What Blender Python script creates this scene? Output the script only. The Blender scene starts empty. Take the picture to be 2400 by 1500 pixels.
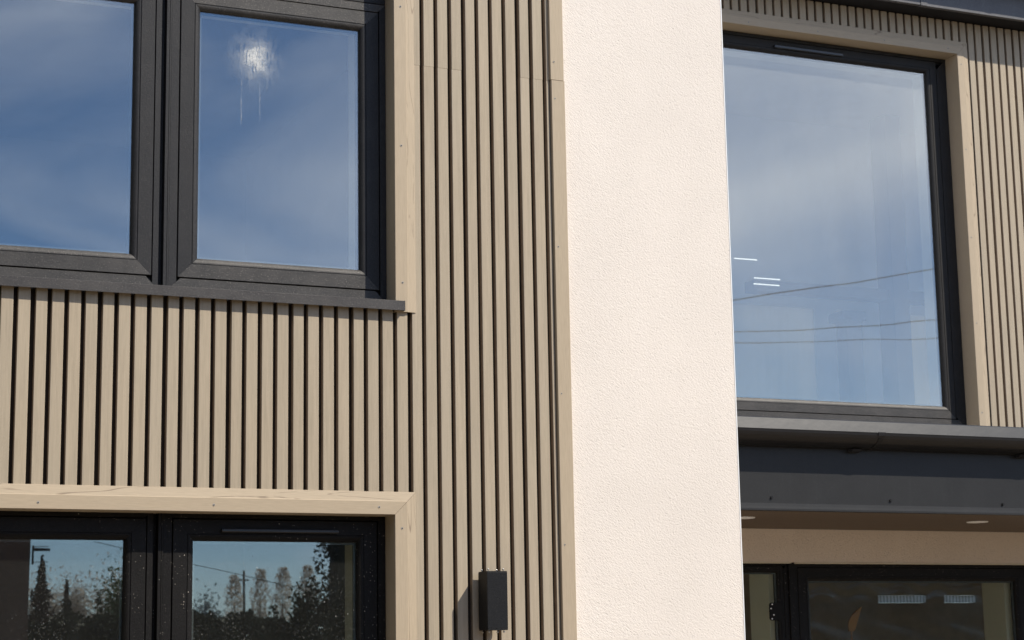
import bpy, bmesh, math, random
import numpy as np
from mathutils import Vector, Matrix

random.seed(7)
rng = np.random.default_rng(11)
scene = bpy.context.scene
COL = scene.collection

# ------------------------------------------------------------------ camera
CAM = Vector((0.0, -6.795, 1.65))
yaw, pit, rol = math.radians(23.9808), math.radians(10.2032), math.radians(-0.9856)
Fv = Vector((math.sin(yaw) * math.cos(pit), math.cos(yaw) * math.cos(pit), math.sin(pit)))
R0 = Vector((math.cos(yaw), -math.sin(yaw), 0.0))
U0 = R0.cross(Fv)
Rv = R0 * math.cos(rol) + U0 * math.sin(rol)
Uv = U0 * math.cos(rol) - R0 * math.sin(rol)
cd = bpy.data.cameras.new('camera')
cam = bpy.data.objects.new('camera', cd)
COL.objects.link(cam)
M = Matrix((Rv, Uv, -Fv)).transposed().to_4x4()
M.translation = CAM
cam.matrix_world = M
cd.lens = 66.75
cd.sensor_width = 36.0
cd.clip_start = 0.05
cd.clip_end = 3000
scene.camera = cam
cd.dof.use_dof = True
cd.dof.focus_distance = 7.9
cd.dof.aperture_fstop = 7.1

# ------------------------------------------------------------------ sky, sun, exposure
SUN = Vector((0.95, -1.0, 1.38)).normalized()
SUN_EL = math.asin(SUN.z)
SUN_AZ = math.atan2(SUN.x, SUN.y)          # clockwise from +Y
world = bpy.data.worlds.new("World")
scene.world = world
world.use_nodes = True
wn = world.node_tree
wn.nodes.clear()
w_out = wn.nodes.new('ShaderNodeOutputWorld')
w_bg = wn.nodes.new('ShaderNodeBackground')
w_sky = wn.nodes.new('ShaderNodeTexSky')
w_sky.sky_type = 'NISHITA'
w_sky.sun_disc = False
w_sky.sun_elevation = SUN_EL
w_sky.sun_rotation = SUN_AZ
w_sky.altitude = 50
w_sky.air_density = 0.8
w_sky.dust_density = 0.0
w_sky.ozone_density = 6.0
w_bg.inputs['Strength'].default_value = 0.13
# thin broken cloud over the whole sky
w_tc = wn.nodes.new('ShaderNodeTexCoord')
w_map = wn.nodes.new('ShaderNodeMapping')
w_map.inputs['Scale'].default_value = (1.0, 1.0, 2.6)
w_map.inputs['Location'].default_value = (7.9253, 19.6474, 14.1065)
w_n = wn.nodes.new('ShaderNodeTexNoise')
w_n.inputs['Scale'].default_value = 3.2
w_n.inputs['Detail'].default_value = 5.0
w_n.inputs['Roughness'].default_value = 0.45
w_n.inputs['Distortion'].default_value = 0.4
w_r = wn.nodes.new('ShaderNodeValToRGB')
w_r.color_ramp.elements[0].position = 0.44
w_r.color_ramp.elements[0].color = (0, 0, 0, 1)
w_r.color_ramp.elements[1].position = 0.68
w_r.color_ramp.elements[1].color = (0.85, 0.85, 0.85, 1)
w_mix = wn.nodes.new('ShaderNodeMix')
w_mix.data_type = 'RGBA'
w_mix.inputs[7].default_value = (10.2, 11.0, 12.6, 1)
wn.links.new(w_tc.outputs['Generated'], w_map.inputs['Vector'])
wn.links.new(w_map.outputs[0], w_n.inputs['Vector'])
wn.links.new(w_n.outputs['Fac'], w_r.inputs['Fac'])
wn.links.new(w_r.outputs['Color'], w_mix.inputs[0])
wn.links.new(w_sky.outputs['Color'], w_mix.inputs[6])
wn.links.new(w_mix.outputs[2], w_bg.inputs['Color'])
wn.links.new(w_bg.outputs[0], w_out.inputs['Surface'])

sd = bpy.data.lights.new('sun', 'SUN')
sd.energy = 4.9
sd.angle = math.radians(0.53)
sd.color = (1.0, 0.925, 0.80)
sun = bpy.data.objects.new('sun', sd)
COL.objects.link(sun)
sun.rotation_mode = 'QUATERNION'
sun.rotation_quaternion = SUN.to_track_quat('Z', 'Y')
sun.location = (12, -12, 18)

vs = scene.view_settings
vs.view_transform = 'Standard'
vs.look = 'None'
vs.exposure = 0.12
vs.gamma = 1.0
vs.use_curve_mapping = False
scene.cycles.use_denoising = True
scene.cycles.max_bounces = 8
scene.cycles.transparent_max_bounces = 16
scene.cycles.sample_clamp_indirect = 6.0

# ------------------------------------------------------------------ object helpers
def link(o, parent=None):
    COL.objects.link(o)
    if parent is not None:
        o.parent = parent
    return o

def tag(o, label=None, cat=None, group=None, kind=None):
    if label: o['label'] = label
    if cat: o['category'] = cat
    if group: o['group'] = group
    if kind: o['kind'] = kind
    return o

def empty(name, loc, parent=None):
    o = bpy.data.objects.new(name, None)
    o.empty_display_size = 0.1
    link(o, parent)
    o.location = Vector(loc) - (world_loc(parent) if parent else Vector((0, 0, 0)))
    return o

def world_loc(o):
    v = Vector((0, 0, 0))
    while o is not None:
        v += o.location
        o = o.parent
    return v

def part(name, verts, faces, mat, parent=None, smooth=False):
    """mesh given in world coordinates, hung under parent"""
    me = bpy.data.meshes.new(name)
    me.from_pydata([tuple(v) for v in verts], [], faces)
    me.validate()
    if mat: me.materials.append(mat)
    bm = bmesh.new(); bm.from_mesh(me)
    bmesh.ops.recalc_face_normals(bm, faces=bm.faces)
    bm.to_mesh(me); bm.free()
    if smooth:
        for p in me.polygons: p.use_smooth = True
    o = bpy.data.objects.new(name, me)
    link(o, parent)
    if parent is not None:
        o.location = -world_loc(parent)
    return o

def instance(name, me, loc, parent=None):
    o = bpy.data.objects.new(name, me)
    link(o, parent)
    o.location = Vector(loc) - (world_loc(parent) if parent else Vector((0, 0, 0)))
    return o

def box_vf(x0, x1, y0, y1, z0, z1):
    v = [(x0, y0, z0), (x1, y0, z0), (x1, y1, z0), (x0, y1, z0), (x0, y0, z1), (x1, y0, z1), (x1, y1, z1), (x0, y1, z1)]
    f = [(0, 3, 2, 1), (4, 5, 6, 7), (0, 1, 5, 4), (1, 2, 6, 5), (2, 3, 7, 6), (3, 0, 4, 7)]
    return v, f

def box(name, x0, x1, y0, y1, z0, z1, mat, parent=None, bevel=0.0):
    v, f = box_vf(x0, x1, y0, y1, z0, z1)
    o = part(name, v, f, mat, parent)
    if bevel > 0:
        bm = bmesh.new(); bm.from_mesh(o.data)
        bmesh.ops.bevel(bm, geom=list(bm.edges), offset=bevel, segments=2, profile=0.6, affect='EDGES')
        bm.to_mesh(o.data); bm.free()
    return o

def join_vf(lst):
    V, Fc = [], []
    for v, f in lst:
        n = len(V); V += list(v); Fc += [tuple(i + n for i in ff) for ff in f]
    return V, Fc

def extrude_profile(pts, axis, a, b):
    """closed polygon pts; axis 'z': pts=(x,y); axis 'x': pts=(y,z)"""
    n = len(pts); V = []
    for t in (a, b):
        for p in pts:
            V.append((p[0], p[1], t) if axis == 'z' else (t, p[0], p[1]))
    f = [(i, (i + 1) % n, (i + 1) % n + n, i + n) for i in range(n)]
    f += [tuple(range(n - 1, -1, -1)), tuple(range(n, 2 * n))]
    return V, f

def cyl_vf(p0, p1, r0, r1=None, seg=12):
    r1 = r0 if r1 is None else r1
    p0, p1 = Vector(p0), Vector(p1)
    d = (p1 - p0).normalized()
    a = d.orthogonal().normalized(); b = d.cross(a)
    V = []
    for p, r in ((p0, r0), (p1, r1)):
        for i in range(seg):
            t = 2 * math.pi * i / seg
            V.append(tuple(p + (a * math.cos(t) + b * math.sin(t)) * r))
    f = [(i, (i + 1) % seg, (i + 1) % seg + seg, i + seg) for i in range(seg)]
    f += [tuple(range(seg - 1, -1, -1)), tuple(range(seg, 2 * seg))]
    return V, f

def mitre_rail(name, side, rect, prof, mat, parent, outward=False, ends=(None, None), gap=0.0003):
    """one mitred side of a rectangular ring. prof = closed list of (t, y); t measured inward from
    rect (outward when outward). ends overrides (low, high) coordinate with a square cut"""
    x0, x1, z0, z1 = rect
    s = -1.0 if outward else 1.0
    V = []
    for e in (0, 1):
        for t, y in prof:
            t = t * s
            if side in ('bottom', 'top'):
                z = z0 + t if side == 'bottom' else z1 - t
                x = (x0 + t + gap) if e == 0 else (x1 - t - gap)
                if ends[e] is not None: x = ends[e]
                V.append((x, y, z))
            else:
                x = x0 + t if side == 'left' else x1 - t
                z = (z0 + t + gap) if e == 0 else (z1 - t - gap)
                if ends[e] is not None: z = ends[e]
                V.append((x, y, z))
    n = len(prof)
    f = [(i, (i + 1) % n, (i + 1) % n + n, i + n) for i in range(n)]
    f += [tuple(range(n - 1, -1, -1)), tuple(range(n, 2 * n))]
    return part(name, V, f, mat, parent)

# ------------------------------------------------------------------ material helpers
class NT:
    def __init__(self, name):
        self.m = bpy.data.materials.new(name)
        self.m.use_nodes = True
        self.t = self.m.node_tree
        self.t.nodes.clear()
        self.out = self.t.nodes.new('ShaderNodeOutputMaterial')
    def n(self, typ, **kw):
        nd = self.t.nodes.new(typ)
        for k, v in kw.items():
            if k.startswith('_'): setattr(nd, k[1:], v)
            else: nd.inputs[k.replace('__', ' ')].default_value = v
        return nd
    def l(self, a, b):
        self.t.links.new(a, b)
    def noise(self, vec, scale, detail=3, rough=0.5, dist=0.0):
        nd = self.n('ShaderNodeTexNoise', Scale=scale, Detail=detail, Roughness=rough, Distortion=dist)
        self.l(vec, nd.inputs['Vector'])
        return nd.outputs['Fac']
    def mapping(self, vec, scale=(1, 1, 1), loc=(0, 0, 0), rot=(0, 0, 0)):
        nd = self.n('ShaderNodeMapping')
        nd.inputs['Scale'].default_value = scale
        nd.inputs['Location'].default_value = loc
        nd.inputs['Rotation'].default_value = rot
        self.l(vec, nd.inputs['Vector'])
        return nd.outputs[0]
    def ramp(self, fac, stops):
        nd = self.n('ShaderNodeValToRGB')
        cr = nd.color_ramp
        while len(cr.elements) < len(stops): cr.elements.new(0.5)
        for e, (p, c) in zip(cr.elements, stops):
            e.position = p
            e.color = (c, c, c, 1) if not isinstance(c, (tuple, list)) else (*c[:3], 1)
        self.l(fac, nd.inputs['Fac'])
        return nd.outputs['Color']
    def math(self, op, a, b=None, clamp=False):
        nd = self.n('ShaderNodeMath')
        nd.operation = op; nd.use_clamp = clamp
        for i, x in enumerate((a, b)):
            if x is None: continue
            if isinstance(x, (int, float)): nd.inputs[i].default_value = x
            else: self.l(x, nd.inputs[i])
        return nd.outputs[0]
    def mix(self, fac, a, b, blend='MIX'):
        nd = self.n('ShaderNodeMix')
        nd.data_type = 'RGBA'; nd.blend_type = blend
        for i, x in ((0, fac), (6, a), (7, b)):
            if isinstance(x, (int, float)): nd.inputs[i].default_value = x
            elif isinstance(x, (tuple, list)): nd.inputs[i].default_value = (*x[:3], 1)
            else: self.l(x, nd.inputs[i])
        return nd.outputs[2]
    def bump(self, h, strength=0.3, dist=0.002, normal=None):
        nd = self.n('ShaderNodeBump', Strength=strength, Distance=dist)
        self.l(h, nd.inputs['Height'])
        if normal is not None: self.l(normal, nd.inputs['Normal'])
        return nd.outputs[0]
    def bsdf(self, color, rough=0.6, spec=0.4, normal=None, metallic=0.0):
        b = self.n('ShaderNodeBsdfPrincipled')
        for k, x in (('Base Color', color), ('Roughness', rough)):
            if isinstance(x, (int, float)): b.inputs[k].default_value = x
            elif isinstance(x, (tuple, list)): b.inputs[k].default_value = (*x[:3], 1)
            else: self.l(x, b.inputs[k])
        b.inputs['Specular IOR Level'].default_value = spec
        b.inputs['Metallic'].default_value = metallic
        if normal is not None: self.l(normal, b.inputs['Normal'])
        self.l(b.outputs[0], self.out.inputs['Surface'])
        return b
    def coords(self, rnd=True):
        tc = self.n('ShaderNodeTexCoord')
        v = tc.outputs['Object']
        if not rnd: return v, None
        oi = self.n('ShaderNodeObjectInfo')
        sc = self.math('MULTIPLY', oi.outputs['Random'], 37.0)
        cx = self.n('ShaderNodeCombineXYZ')
        self.l(sc, cx.inputs[0]); self.l(sc, cx.inputs[1]); self.l(sc, cx.inputs[2])
        add = self.n('ShaderNodeVectorMath'); add.operation = 'ADD'
        self.l(v, add.inputs[0]); self.l(cx.outputs[0], add.inputs[1])
        return add.outputs[0], oi.outputs['Random']

def mat_simple(name, col, rough=0.6, spec=0.4, var=0.12, scale=6.0, metallic=0.0):
    t = NT(name)
    v, r = t.coords()
    n = t.noise(v, scale, 5, 0.6)
    lo = tuple(c * (1 - var) for c in col); hi = tuple(c * (1 + var) for c in col)
    c = t.mix(t.ramp(n, [(0.3, 0.0), (0.7, 1.0)]), lo, hi)
    t.bsdf(c, rough, spec, metallic=metallic)
    return t.m

WOOD = (0.400, 0.329, 0.239)
def mat_slat(name, axis='z', WOOD=(0.400, 0.329, 0.239)):
    """embossed resin board: faint stretched grain, each slat a little different in tone"""
    t = NT(name)
    v, r = t.coords()
    long_ = 1.2
    sc = (1, 1, 0.035) if axis == 'z' else (0.035, 1, 1)
    fine = t.noise(t.mapping(v, tuple(s * 420 for s in sc)), 1.0, 4, 0.65)
    mid = t.noise(t.mapping(v, tuple(s * 95 for s in sc)), 1.0, 3, 0.55)
    pit_ = t.noise(t.mapping(v, tuple((s if s == 1 else s * 6) * 240 for s in sc)), 1.0, 3, 0.7)
    big = t.noise(v, 1.3, 3, 0.5)
    g = t.math('ADD', t.math('MULTIPLY', fine, 0.5), t.math('MULTIPLY', mid, 0.5))
    g = t.ramp(g, [(0.33, 0.0), (0.62, 1.0)])
    c = t.mix(g, tuple(x * 0.82 for x in WOOD), tuple(x * 1.08 for x in WOOD))
    c = t.mix(t.ramp(pit_, [(0.64, 0.0), (0.75, 0.30)]), c, (0.20, 0.155, 0.11))
    tone = t.math('ADD', t.math('MULTIPLY', r, 0.08), 0.96)
    tn = t.n('ShaderNodeCombineXYZ')
    for i in range(3): t.l(tone, tn.inputs[i])
    c = t.mix(1.0, c, tn.outputs[0], 'MULTIPLY')
    c = t.mix(t.ramp(big, [(0.35, 0.0), (0.7, 0.35)]), c, tuple(x * y for x, y in zip(WOOD, (0.945, 1.01, 1.09))))
    h = t.math('ADD', fine, t.math('MULTIPLY', pit_, 0.6))
    t.bsdf(c, 0.62, 0.32, t.bump(h, 0.22, 0.0012))
    return t.m

def mat_trim(name, axis='z'):
    """same board material with a running cathedral grain on the flange"""
    t = NT(name)
    v, r = t.coords()
    sc = (1, 1, 0.05) if axis == 'z' else (0.05, 1, 1)
    fine = t.noise(t.mapping(v, tuple(s * 380 for s in sc)), 1.0, 4, 0.6)
    sc2 = (16, 16, 1.5) if axis == 'z' else (1.5, 16, 16)
    flame = t.noise(t.mapping(v, sc2), 1.0, 1.0, 0.3, 0.15)
    lines = t.math('FRACT', t.math('MULTIPLY', flame, 7.0))
    line = t.math('ABSOLUTE', t.math('SUBTRACT', lines, 0.5))
    ln = t.ramp(line, [(0.0, 0.9), (0.02, 0.75), (0.05, 0.0)])
    brk = t.ramp(t.noise(v, 11.0, 2), [(0.40, 0.0), (0.50, 1.0)])
    # the deep grain sits on the flange and not on the smooth nose: flange lies 5 mm lower
    sep = t.n('ShaderNodeSeparateXYZ')
    tc = t.n('ShaderNodeTexCoord'); t.l(tc.outputs['Object'], sep.inputs[0])
    ln = t.math('MULTIPLY', ln, brk)
    geo = t.n('ShaderNodeAttribute'); geo.attribute_name = 'flange'
    ln = t.math('MULTIPLY', ln, geo.outputs['Fac'])
    g = t.ramp(fine, [(0.35, 0.0), (0.65, 1.0)])
    W2 = tuple(x * y for x, y in zip(WOOD, (1.07, 1.05, 1.03)))
    c = t.mix(g, tuple(x * 0.93 for x in W2), tuple(x * 1.05 for x in W2))
    c = t.mix(t.math('MULTIPLY', ln, 0.65), c, (0.14, 0.10, 0.07))
    h = t.math('SUBTRACT', t.math('MULTIPLY', fine, 0.25), ln)
    t.bsdf(c, 0.6, 0.35, t.bump(h, 0.35, 0.0015))
    return t.m

def mat_foil(name, col=(0.040, 0.040, 0.044), dust=0.5, splat=0.0, spec=0.28):
    """grained anthracite foil on window profiles, with dust specks"""
    t = NT(name)
    v, r = t.coords()
    gr = t.noise(v, 330.0, 3, 0.6)
    gr2 = t.noise(v, 150.0, 3, 0.6)
    du = t.noise(v, 9.0, 5, 0.6)
    sp = t.noise(v, 240.0, 2, 0.5)
    c = t.mix(t.ramp(gr2, [(0.3, 0.0), (0.7, 1.0)]), tuple(x * 0.8 for x in col), tuple(x * 1.25 for x in col))
    c = t.mix(t.math('MULTIPLY', t.ramp(sp, [(0.60, 0.0), (0.72, 1.0)]), dust), c, (0.17, 0.155, 0.14))
    c = t.mix(t.math('MULTIPLY', t.ramp(du, [(0.4, 0.0), (0.75, 0.35)]), dust), c, (0.11, 0.10, 0.092))
    if splat > 0:
        for scale, thr in ((55.0, 0.10), (120.0, 0.14)):
            vo = t.n('ShaderNodeTexVoronoi', Scale=scale)
            t.l(v, vo.inputs['Vector'])
            dot = t.ramp(vo.outputs['Distance'], [(thr * 0.7, 1.0), (thr, 0.0)])
            sep = t.n('ShaderNodeSeparateColor'); t.l(vo.outputs['Color'], sep.inputs[0])
            pick = t.ramp(sep.outputs[0], [(0.72, 0.0), (0.74, 1.0)])
            patch = t.ramp(t.noise(v, 6.0, 2), [(0.42, 0.0), (0.55, 1.0)])
            mk = t.math('MULTIPLY', t.math('MULTIPLY', dot, pick), t.math('MULTIPLY', patch, splat))
            c = t.mix(mk, c, (0.55, 0.50, 0.43))
    rough = t.ramp(gr, [(0.3, 0.42), (0.7, 0.60)])
    t.bsdf(c, rough, spec, t.bump(t.math('ADD', gr, gr2), 0.45, 0.0014))
    return t.m

def mat_render(name, col, bump=1.0, pit=0.20):
    """scratch-finish render: closely packed grains with short worm-like pits"""
    t = NT(name)
    v, r = t.coords(False)
    dirn = t.mapping(v, (1, 1, 1), (0, 0, 0), (0.0, -0.62, 0.0))
    a = t.noise(t.mapping(dirn, (95, 130, 215)), 1.0, 2.5, 0.55, 0.5)
    b = t.noise(v, 300.0, 2, 0.6)
    pits = t.ramp(t.noise(t.mapping(dirn, (80, 115, 190), (5, 2, 1)), 1.0, 2.0, 0.5, 0.5), [(0.30, 1.0), (0.40, 0.0)])
    big = t.noise(v, 2.0, 4, 0.55)
    c = t.mix(t.ramp(big, [(0.3, 0.0), (0.7, 1.0)]), tuple(x * 0.955 for x in col), tuple(x * 1.025 for x in col))
    c = t.mix(t.math('MULTIPLY', pits, pit), c, tuple(x * 0.6 for x in col))  # pits darkened in colour, standing for the relief's shading
    h = t.math('SUBTRACT', t.math('ADD', a, t.math('MULTIPLY', b, 0.22)), t.math('MULTIPLY', pits, 0.35))
    t.bsdf(c, 0.9, 0.15, t.bump(h, 0.58 * bump, 0.0044))
    return t.m

def mat_metal_paint(name, col, rough=0.42, spec=0.5, dust=0.3):
    t = NT(name)
    v, r = t.coords()
    n1 = t.noise(v, 5.0, 5, 0.6)
    n2 = t.noise(v, 260.0, 2, 0.5)
    st = t.noise(t.mapping(v, (30, 30, 2.5)), 1.0, 3, 0.6)
    c = t.mix(t.ramp(n1, [(0.3, 0.0), (0.7, 1.0)]), tuple(x * 0.85 for x in col), tuple(x * 1.12 for x in col))
    c = t.mix(t.math('MULTIPLY', t.ramp(n2, [(0.58, 0.0), (0.72, 1.0)]), dust), c, tuple(min(1, x * 2.2 + 0.02) for x in col))
    c = t.mix(t.math('MULTIPLY', t.ramp(st, [(0.55, 0.0), (0.8, 1.0)]), dust * 0.5), c, tuple(min(1, x * 1.6 + 0.02) for x in col))
    t.bsdf(c, rough, spec, t.bump(t.math('ADD', n1, t.math('MULTIPLY', n2, 0.02)), 0.12, 0.01))
    return t.m

def mat_glass(name, refl=0.085, kind='clean', tint=(0.90, 0.94, 0.93), fog=None, dirt=0.5, haze=0.02):
    """float glass face: Schlick reflection over clear transmission, with dust, a paling film / splashes / fogging on it"""
    t = NT(name)
    v, r = t.coords(False)
    lw = t.n('ShaderNodeLayerWeight', Blend=0.5)
    p5 = t.math('POWER', lw.outputs['Facing'], 5.0)
    fac = t.math('ADD', t.math('MULTIPLY', p5, 1.0 - refl), refl)
    tr = t.n('ShaderNodeBsdfTransparent', Color=(*tint, 1))
    gl = t.n('ShaderNodeBsdfGlossy', Color=(1, 1, 1, 1), Roughness=0.0)
    # slight roller-wave of toughened glass
    wv = t.noise(t.mapping(v, (1.2, 1.2, 2.4)), 1.0, 1.0, 0.4)
    t.l(t.bump(wv, 0.06, 0.01), gl.inputs['Normal'])
    ms = t.n('ShaderNodeMixShader')
    t.l(fac, ms.inputs[0]); t.l(tr.outputs[0], ms.inputs[1]); t.l(gl.outputs[0], ms.inputs[2])
    # sparse dust specks + thin film that pales panes like brighter sky reflection
    film = t.math('MULTIPLY', t.ramp(t.noise(t.mapping(v, (5, 5, 1.6)), 1.0, 4, 0.55), [(0.25, 0.55), (0.8, 1.0)]), haze)
    mask = film
    layers = [(75.0, 0.07, 0.80, 0.55)] if kind == 'clean' else [(40.0, 0.11, 0.70, 0.8), (85.0, 0.13, 0.62, 0.7), (160.0, 0.2, 0.6, 0.45)]
    for scale, thr, pick_at, amt in layers:
        vo = t.n('ShaderNodeTexVoronoi', Scale=scale)
        stretch = (1.6, 1.6, 0.75) if kind != 'clean' else (1, 1, 0.9)
        t.l(t.mapping(v, stretch), vo.inputs['Vector'])
        dot = t.ramp(vo.outputs['Distance'], [(thr * 0.6, 1.0), (thr, 0.0)])
        sep = t.n('ShaderNodeSeparateColor'); t.l(vo.outputs['Color'], sep.inputs[0])
        pk = t.ramp(sep.outputs[0], [(pick_at, 0.0), (pick_at + 0.02, 1.0)])
        patch = t.ramp(t.noise(v, 5.0, 2), [(0.40, 0.15), (0.6, 1.0)])
        mask = t.math('MAXIMUM', mask, t.math('MULTIPLY', t.math('MULTIPLY', dot, pk), t.math('MULTIPLY', patch, amt * dirt)))
    if fog:
        cx, cz = fog
        sep = t.n('ShaderNodeSeparateXYZ'); t.l(v, sep.inputs[0])
        X, Z = sep.outputs[0], sep.outputs[2]
        wob = t.noise(v, 22.0, 3, 0.6)
        dx = t.math('SUBTRACT', X, cx)
        dz = t.math('SUBTRACT', Z, cz)
        rr = t.math('SQRT', t.math('ADD', t.math('POWER', t.math('MULTIPLY', dx, 1.08), 2.0), t.math('POWER', t.math('MULTIPLY', dz, 0.95), 2.0)))
        rr = t.math('ADD', rr, t.math('MULTIPLY', t.math('SUBTRACT', wob, 0.5), 0.10))
        core = t.ramp(rr, [(0.0, 0.72), (0.026, 0.56), (0.046, 0.22), (0.085, 0.07), (0.16, 0.0)])
        # beads and runs: vertical wavy dark rivulets through the fog
        bend = t.noise(t.mapping(v, (6, 6, 14)), 1.0, 2, 0.5)
        cxyz = t.n('ShaderNodeCombineXYZ')
        t.l(t.math('ADD', X, t.math('MULTIPLY', bend, 0.03)), cxyz.inputs[0])
        t.l(t.math('MULTIPLY', Z, 0.14), cxyz.inputs[2])
        riv = t.noise(cxyz.outputs[0], 95.0, 2, 0.6)
        rm = t.ramp(riv, [(0.39, 0.30), (0.47, 1.0)])
        drops = t.ramp(t.noise(v, 130.0, 2, 0.6), [(0.35, 0.55), (0.55, 1.0)])
        core = t.math('MULTIPLY', core, t.math('MULTIPLY', rm, drops))
        mask = t.math('MAXIMUM', mask, core)
        for sx, ztop, zbot, wd in ((cx - 0.052, cz - 0.02, cz - 0.27, 0.0030), (cx + 0.022, cz - 0.04, cz - 0.25, 0.0026), (cx - 0.02, cz - 0.02, cz - 0.14, 0.0018), (cx + 0.05, cz, cz - 0.12, 0.0016)):
            d = t.math('ABSOLUTE', t.math('SUBTRACT', t.math('ADD', X, t.math('MULTIPLY', t.math('SUBTRACT', bend, 0.5), 0.012)), sx))
            s = t.ramp(t.math('DIVIDE', d, wd), [(0.35, 1.0), (1.0, 0.0)])
            zz = t.math('MULTIPLY', t.math('LESS_THAN', Z, ztop), t.math('GREATER_THAN', Z, zbot))
            fade = t.ramp(t.noise(v, 60.0, 2), [(0.36, 0.02), (0.66, 0.17)])
            mask = t.math('MAXIMUM', mask, t.math('MULTIPLY', t.math('MULTIPLY', s, zz), fade))
    df = t.n('ShaderNodeBsdfDiffuse', Color=(0.78, 0.77, 0.74, 1))
    m2 = t.n('ShaderNodeMixShader')
    t.l(mask, m2.inputs[0]); t.l(ms.outputs[0], m2.inputs[1]); t.l(df.outputs[0], m2.inputs[2])
    t.l(m2.outputs[0], t.out.inputs['Surface'])
    return t.m

def mat_leaf(name, col, var=0.5, thru=0.0):
    t = NT(name)
    v, r = t.coords()
    n = t.noise(v, 1.7, 3, 0.6)
    n2 = t.noise(v, 9.0, 2, 0.6)
    c = t.mix(t.ramp(t.math('ADD', t.math('MULTIPLY', n, 0.5), t.math('MULTIPLY', n2, 0.5)), [(0.35, 0.0), (0.65, 1.0)]), tuple(x * (1 - var) for x in col), tuple(x * (1 + var) for x in col))
    b = t.bsdf(c, 0.7, 0.25)
    if thru > 0:
        tl = t.n('ShaderNodeBsdfTranslucent'); t.l(c, tl.inputs['Color'])
        ms = t.n('ShaderNodeMixShader', Fac=thru)
        t.l(b.outputs[0], ms.inputs[1]); t.l(tl.outputs[0], ms.inputs[2])
        t.l(ms.outputs[0], t.out.inputs['Surface'])
    return t.m

def mat_lamp(name, col, strength):
    t = NT(name)
    e = t.n('ShaderNodeEmission', Color=(*col, 1), Strength=strength)
    t.l(e.outputs[0], t.out.inputs['Surface'])
    return t.m

M_SLAT = mat_slat('slat_board', 'z')
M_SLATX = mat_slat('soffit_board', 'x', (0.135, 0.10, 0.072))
M_TRIMV = mat_trim('trim_board_upright', 'z')
M_TRIMH = mat_trim('trim_board_level', 'x')
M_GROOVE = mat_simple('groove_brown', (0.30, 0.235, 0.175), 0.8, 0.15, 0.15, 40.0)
M_BACK = mat_simple('dark_backing', (0.035, 0.028, 0.022), 0.9, 0.1)
M_FOIL = mat_foil('anthracite_foil', (0.019, 0.019, 0.021), 0.2)
M_FOILDUSTGLINT = mat_foil('anthracite_foil_dust_glint', (0.036, 0.034, 0.033), 1.0, spec=0.4)  # colour specks stand for sun glints as well as dust
M_FOILD = mat_foil('anthracite_foil_splashed', (0.0085, 0.0078, 0.0075), 0.10, 1.0, spec=0.16)
M_FOILR = mat_foil('anthracite_foil_far', (0.020, 0.019, 0.019), 0.18, spec=0.22)
M_BLACK = mat_simple('black_gasket', (0.008, 0.008, 0.008), 0.7, 0.2)
M_ALU = mat_foil('grey_sill_metal', (0.040, 0.037, 0.037), 1.0, spec=0.4)
M_RENDER = mat_render('pale_render', (0.790, 0.722, 0.655))
M_RENDERB = mat_render('beige_render', (0.86, 0.74, 0.62), 1.6, 0.35)
M_BEAD = mat_simple('white_bead', (0.88, 0.88, 0.87), 0.4, 0.4, 0.02)
M_GUT = mat_metal_paint('gutter_paint', (0.013, 0.013, 0.0145), 0.34, 0.5, 0.12)
M_FASC = mat_metal_paint('fascia_paint', (0.017, 0.017, 0.0172), 0.45, 0.33, 0.25)
M_FASCU = mat_metal_paint('eaves_fascia_paint', (0.10, 0.10, 0.108), 0.5, 0.4, 0.6)
M_SOFD = mat_simple('dark_soffit', (0.02, 0.02, 0.022), 0.8, 0.2)
M_SCREW = mat_simple('screw_steel', (0.35, 0.33, 0.30), 0.4, 0.5)
M_SCREWD = mat_simple('screw_recess', (0.04, 0.035, 0.03), 0.6, 0.3)
M_STEEL = mat_simple('bright_steel', (0.62, 0.60, 0.57), 0.28, 0.5, 0.1, metallic=0.9)
M_LAMPB = mat_foil('lamp_black', (0.006, 0.0064, 0.0075), 0.08, 0.7, spec=0.24)
M_VENT = mat_simple('vent_plastic', (0.02, 0.02, 0.022), 0.28, 0.6, 0.05)
M_PLAST = mat_simple('plaster', (0.80, 0.79, 0.77), 0.9, 0.1, 0.03)
M_CREAM = mat_simple('cream_plaster', (0.74, 0.67, 0.52), 0.9, 0.1, 0.03)
M_ROOM = mat_simple('room_paint', (0.62, 0.62, 0.61), 0.9, 0.1, 0.05)
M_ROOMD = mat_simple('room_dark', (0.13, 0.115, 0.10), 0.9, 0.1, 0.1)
M_ROOMB = mat_simple('room_brown', (0.42, 0.34, 0.25), 0.9, 0.1, 0.15)
M_FLOOR = mat_simple('room_floor', (0.16, 0.12, 0.09), 0.6, 0.3, 0.2)
M_PALEF = mat_simple('pale_floor', (0.42, 0.36, 0.29), 0.6, 0.3, 0.1)
M_SPACER = mat_simple('spacer_bar', (0.10, 0.10, 0.10), 0.4, 0.5, 0.03)
M_G_UL = mat_glass('glass_clean', 0.175, 'clean', dirt=0.6, haze=0.012)
M_G_UR = mat_glass('glass_fogged', 0.175, 'clean', fog=(1.99, 3.985), dirt=0.8, haze=0.022)
M_G_LO = mat_glass('glass_splashed', 0.13, 'dirty', dirt=1.0, haze=0.010)
M_G_R = mat_glass('glass_far', 0.175, 'clean', dirt=0.35, haze=0.08)  # haze puts missing cloud reflection into the pane colour
M_G_D = mat_glass('glass_door', 0.06, 'clean', dirt=0.08, haze=0.012)
M_TUBE = mat_lamp('tube_light', (1.0, 0.98, 0.93), 1.5)

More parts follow.
